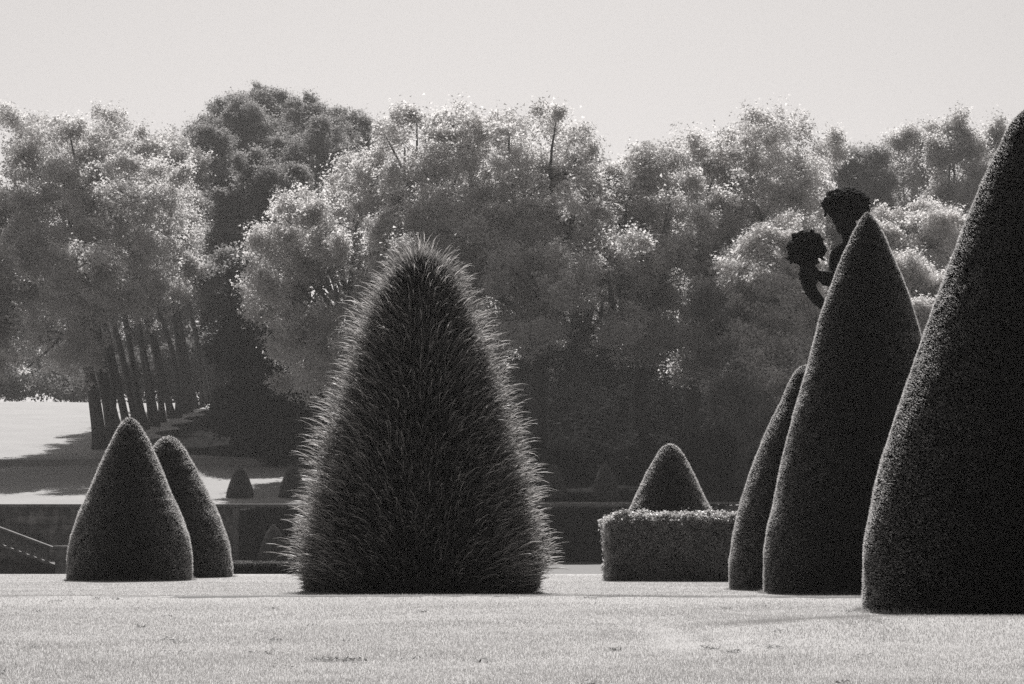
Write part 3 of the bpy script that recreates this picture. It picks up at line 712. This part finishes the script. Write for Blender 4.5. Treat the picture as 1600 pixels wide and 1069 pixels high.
mb.ball(Q(1345,497), 1, (.27,.29,.24), 18, 12); mb.ball(Q(1343,462), 1, (.20,.24,.26), 18, 12); mb.ball(Q(1328,420), 1, (.25,.33,.30), 18, 12)
mb.ball(Q(1316,410,-.14), 1, (.17,.15,.16)); mb.ball(Q(1316,410,.14), 1, (.17,.15,.14))
limb([Q(1330,400), Q(1330,380), Q(1326,352)], [.2,.12,.115])
limb([Q(1328,392,-.12), Q(1313,402,-.34), Q(1309,422,-.42), Q(1305,438,-.50)], [.16,.155,.13,.105])
limb([Q(1304,438,-.50), Q(1292,435,-.56), Q(1280,430,-.63)], [.105,.11,.068])
limb([Q(1340,392,.12), Q(1350,394,.34), Q(1362,440,.42), Q(1358,478,.30)], [.16,.15,.11,.07])
for i in range(4): limb([Q(1358,480,.30), Q(1356+i*2,490,.29-.02*i), Q(1353+i*2,499,.26)], [.03,.027,.02], 8)
mb.ball(Q(1357,483,.29), 1, (.06,.045,.075))
limb([Q(1339,505,-.13), Q(1333,548,-.18), Q(1331,590,-.22), Q(1334,615,-.2), Q(1340,668,-.12)], [.21,.18,.13,.125,.07])
limb([Q(1351,505,.13), Q(1352,548,.12), Q(1351,590,.08), Q(1356,615,.12), Q(1361,668,.18)], [.21,.18,.13,.125,.07])
limb([Q(1342,674,-.12), Q(1331,677,-.16), Q(1322,678,-.18)], [.075,.06,.04]); limb([Q(1363,674,.18), Q(1352,677,.13), Q(1344,678,.10)], [.075,.06,.04])
# palm and fingers closing round the horn
mb.ball(Q(1274.5,430,-.66), 1, (.045,.085,.11), 14, 10)
for i, (yy_, ln) in enumerate(((419,.95),(426.5,1.05),(434,1.0),(441,.85))):
    limb([Q(1274,yy_+1,-.72), Q(1268,yy_,-.795), Q(1268-11*ln,yy_+.5,-.80), Q(1268-17*ln,yy_+1.5,-.735), Q(1268-18*ln,yy_+2,-.67)], [.032,.031,.029,.026,.02], 10)
limb([Q(1277,431,-.60), Q(1274,421,-.54), Q(1266,414,-.53)], [.036,.032,.024], 10)
# head with a face turned left, bent towards the flowers
hc = Q(1320,332); HH = .57
f = Vector((-.80,-.52,-.28)).normalized(); sd = f.cross(Vector((0,0,1))).normalized(); u = sd.cross(f).normalized()
def HB(a, b, c, r, sf=1, ss=1, su=1):
    vs = []; nu, nv = 14, 10; ctr = hc + (f*a + sd*b + u*c)*HH
    for i in range(nv+1):
        t = math.pi*i/nv
        for j in range(nu):
            q = 2*math.pi*j/nu
            vs.append(ctr + (f*sf*math.sin(t)*math.cos(q) + sd*ss*math.sin(t)*math.sin(q) + u*su*math.cos(t))*r*HH)
    mb.add(vs, [(i*nu+j, (i+1)*nu+j, (i+1)*nu+(j+1) % nu, i*nu+(j+1) % nu) for i in range(nv) for j in range(nu)])
HB(-.04,0,.12,.39,1,.82,.92); HB(.10,0,-.10,.29,.95,.85,1.15); HB(.17,0,-.30,.17,1,1,.9); HB(.27,0,-.405,.085,1,1.1,.9)
HB(.30,0,.07,.08,.9,2.6,.7); HB(.345,0,-.01,.04,1,.8,2.0); HB(.39,0,-.085,.045,1.15,1,1.2); HB(.36,.035,-.11,.03); HB(.36,-.035,-.11,.03)
HB(.335,0,-.19,.035,1,2.2,.6); HB(.325,0,-.235,.038,1,1.9,.7); HB(.28,.13,.0,.05); HB(.28,-.13,.0,.05); HB(.21,.16,-.13,.1,.8,.8,1); HB(.21,-.16,-.13,.1,.8,.8,1)
HB(-.02,.33,-.03,.07,1,.4,1.4); HB(-.02,-.33,-.03,.07,1,.4,1.4)
body = fuse(mb, 'body', M['bronze'], sta, .0125, 3)
# curls and vine wreath
r2 = np.random.default_rng(11)
def petal(mb, c, n, ax, L, W, th=.012, bend=.25):
    ax = (ax - n*ax.dot(n)).normalized(); s_ = n.cross(ax); out = []
    prof = [(0,.25),(.3,.9),(.55,1),(.8,.62),(1,.08)]
    for t, w_ in prof:
        o_ = c + ax*L*t + n*(bend*L*t*t)
        out += [o_ + s_*W*w_ + n*th, o_ - s_*W*w_ + n*th, o_ - s_*W*w_*.9 - n*th, o_ + s_*W*w_*.9 - n*th]
    fs = [(0,1,2,3), (16,19,18,17)]
    for i in range(4):
        for j in range(4): a_ = i*4+j; b_ = i*4+(j+1) % 4; fs.append((b_, a_, a_+4, b_+4))
    mb.add(out, fs)
mb = MB(); c0 = Q(1323,319)
for i in range(190):
    d_ = Vector(r2.normal(size=3)).normalized()
    if d_.z < -.15 and d_.dot(f) > -.2: continue
    p_ = c0 + Vector((d_.x*.27, d_.y*.25, d_.z*.21-.01))
    r_ = .03+.028*r2.random()
    mb.ball(p_, r_, (1,1,.85), 8, 6)
mb.ball(Q(1350,332,.02), .075, (1,1,.8)); mb.ball(Q(1356,338,.02), .05)
mb.ball(c0, 1, (.25,.23,.20), 16, 10)
for i in range(130):
    q = 2*math.pi*r2.random(); h_ = r2.normal()*.45
    d_ = Vector((math.cos(q), math.sin(q), h_ + (.9 if i % 3 == 0 else 0))).normalized()
    p_ = c0 + Vector((d_.x*.275, d_.y*.25, d_.z*.20 - .01 + .02*r2.normal())) + Vector((-.025 if d_.x < 0 else .01, 0, -.02))
    ax = Vector(r2.normal(size=3)) + d_*.9 + Vector((0,0,.25)); petal(mb, p_, d_, ax, .075+.05*r2.random(), .028+.02*r2.random())
for i in range(26):
    q = 2*math.pi*r2.random(); d_ = Vector((math.cos(q), math.sin(q), .2))
    mb.ball(c0 + Vector((d_.x*.30, d_.y*.26, .02+.08*r2.normal())), .024, nu=8, nv=6)
mb.build('wreathed_hair', M['bronze'], sta, True)
# horn of plenty
mb = MB()
path = [(1262,411,.135),(1262,415,.118),(1261,424,.108),(1261,434,.104),(1263,444,.102),(1267,454,.098),(1273,463,.09),(1280,471,.082),(1288,478,.072),(1297,485,.06),(1308,489,.048),(1320,487,.034),(1328,479,.02)]
mb.tube([Q(a,b,-.665) for a, b, r_ in path], [r_*.9 for a,b,r_ in path], 20, 0, .06)
mb.ball(Q(1262,412,-.665), 1, (.135,.135,.04), 18, 8)
mb.build('horn', M['bronze'], sta, True)
mb = MB(); c1 = Q(1260,389,-.665)
mb.ball(c1, 1, (.20,.19,.205), 14, 10)
for i in range(150):
    d_ = Vector(r2.normal(size=3)).normalized()
    if d_.z < -.75: continue
    p_ = c1 + Vector((d_.x*.20, d_.y*.19, d_.z*.20))
    ax = Vector(r2.normal(size=3))*.6 + d_*1.1; petal(mb, p_, (d_+Vector(r2.normal(size=3))*.6).normalized(), ax, .07+.045*r2.random(), .028+.022*r2.random(), .01, .2)
for i in range(60):
    d_ = Vector(r2.normal(size=3)).normalized()
    if d_.z < -.7: continue
    mb.ball(c1 + Vector((d_.x*.225, d_.y*.22, d_.z*.215)), .022+.03*r2.random(), nu=9, nv=7)
for k in range(5): petal(mb, Q(1240+k*3,403+k,-.68), Vector((-.3,-.8,.3)).normalized(), Vector((-1,0,-.1-.1*k)), .1, .035)
mb.build('flower_bunch', M['bronze'], sta, True)
# cloth round the hips
vs = []; nu = 48; prof = [(470,.24,.27),(485,.30,.33),(520,.30,.32),(560,.28,.31),(600,.27,.31),(625,.29,.33)]
for py, rx_, ry_ in prof:
    c_ = Q(1346, py)
    for j in range(nu):
        q = 2*math.pi*j/nu; k_ = 1+.07*math.sin(9*q+py*.02)+.04*math.sin(17*q)
        vs.append((c_.x+rx_*k_*math.cos(q), c_.y+ry_*k_*math.sin(q), c_.z+.02*math.sin(3*q)))
mb = MB(); mb.add(vs, [(i*nu+(j+1) % nu, i*nu+j, (i+1)*nu+j, (i+1)*nu+(j+1) % nu) for i in range(len(prof)-1) for j in range(nu)])
o = mb.build('draped_cloth', M['bronze'], sta, True); md = o.modifiers.new('t', 'SOLIDIFY'); md.thickness = .02
# pedestal
pt = Q(1345, 682).z
mb = MB(); ctr = (0, 0)
for (a_, z0_, z1_) in [(.62,0,.22),(.55,.22,.34),(.46,.34,pt-.28),(.52,pt-.28,pt-.2),(.58,pt-.2,pt-.1),(.5,pt-.1,pt)]:
    mb.box((-a_, -a_, z0_+(.002 if z0_ else 0)), (a_, a_, z1_))
mb.build('pedestal', M['stone_dark'], sta, bevel=.012)


# ------------------------------------------------------------------ haze, camera, light
SUN_EL, SUN_AZ = 50, -1          # sun ahead of the camera, slightly left
m, nt, out = new_mat('thin_air')
pv = N(nt, 'ShaderNodeVolumePrincipled'); pv.inputs['Color'].default_value = g(.9); pv.inputs['Density'].default_value = .00036; pv.inputs['Anisotropy'].default_value = .6
nt.links.new(pv.outputs[0], out.inputs['Volume'])
mb = MB(); mb.box((-156, -40, -2), (156, 345, 34)); hz = mb.build('haze', m); hz['kind'] = 'stuff'; hz['label'] = 'thin summer haze lying over the whole park'

cam = bpy.data.objects.new('camera', bpy.data.cameras.new('camera')); COL.objects.link(cam)
cam.location = (0, 0, HC); cam.rotation_euler = (R(90), 0, 0)
cam.data.sensor_width = 36; cam.data.lens = F/1600*36; cam.data.shift_y = (HZ - 534.5)/1600
cam.data.clip_start = .1; cam.data.clip_end = 3000
scene.camera = cam

sdir = Vector((math.sin(R(SUN_AZ))*math.cos(R(SUN_EL)), math.cos(R(SUN_AZ))*math.cos(R(SUN_EL)), math.sin(R(SUN_EL))))
sun = bpy.data.objects.new('sun', bpy.data.lights.new('sun', 'SUN')); COL.objects.link(sun)
sun.rotation_euler = sdir.to_track_quat('Z', 'Y').to_euler(); sun.data.energy = 5.0; sun.data.angle = R(.53); sun.data.color = (1, .975, .955)

w = bpy.data.worlds.new('World'); scene.world = w; w.use_nodes = True
nt = w.node_tree; nt.nodes.clear(); out = nt.nodes.new('ShaderNodeOutputWorld'); bg = nt.nodes.new('ShaderNodeBackground')
sky = nt.nodes.new('ShaderNodeTexSky'); sky.sky_type = 'NISHITA'; sky.sun_disc = False; sky.sun_elevation = R(SUN_EL); sky.sun_rotation = R(SUN_AZ)
sky.air_density = 1.3; sky.dust_density = 2.0; sky.ozone_density = 1
sp = nt.nodes.new('ShaderNodeSeparateColor'); cb = nt.nodes.new('ShaderNodeCombineColor')
nt.links.new(sky.outputs[0], sp.inputs[0])
for i, k in enumerate((1.0, .96, .94)):        # film seen through a red filter, printed slightly warm
    mt = nt.nodes.new('ShaderNodeMath'); mt.operation = 'MULTIPLY'; mt.inputs[1].default_value = k
    nt.links.new(sp.outputs[0], mt.inputs[0]); nt.links.new(mt.outputs[0], cb.inputs[i])
nt.links.new(cb.outputs[0], bg.inputs[0]); bg.inputs[1].default_value = .072; nt.links.new(bg.outputs[0], out.inputs[0])
scene.view_settings.view_transform = 'Standard'; scene.view_settings.look = 'None'
scene.view_settings.exposure = 0.40; scene.view_settings.gamma = 1
scene.cycles.use_denoising = False; scene.cycles.sample_clamp_indirect = 2.0; scene.cycles.adaptive_threshold = .006
scene.cycles.max_bounces = 10; scene.cycles.diffuse_bounces = 6; scene.cycles.transmission_bounces = 6; scene.cycles.volume_bounces = 0
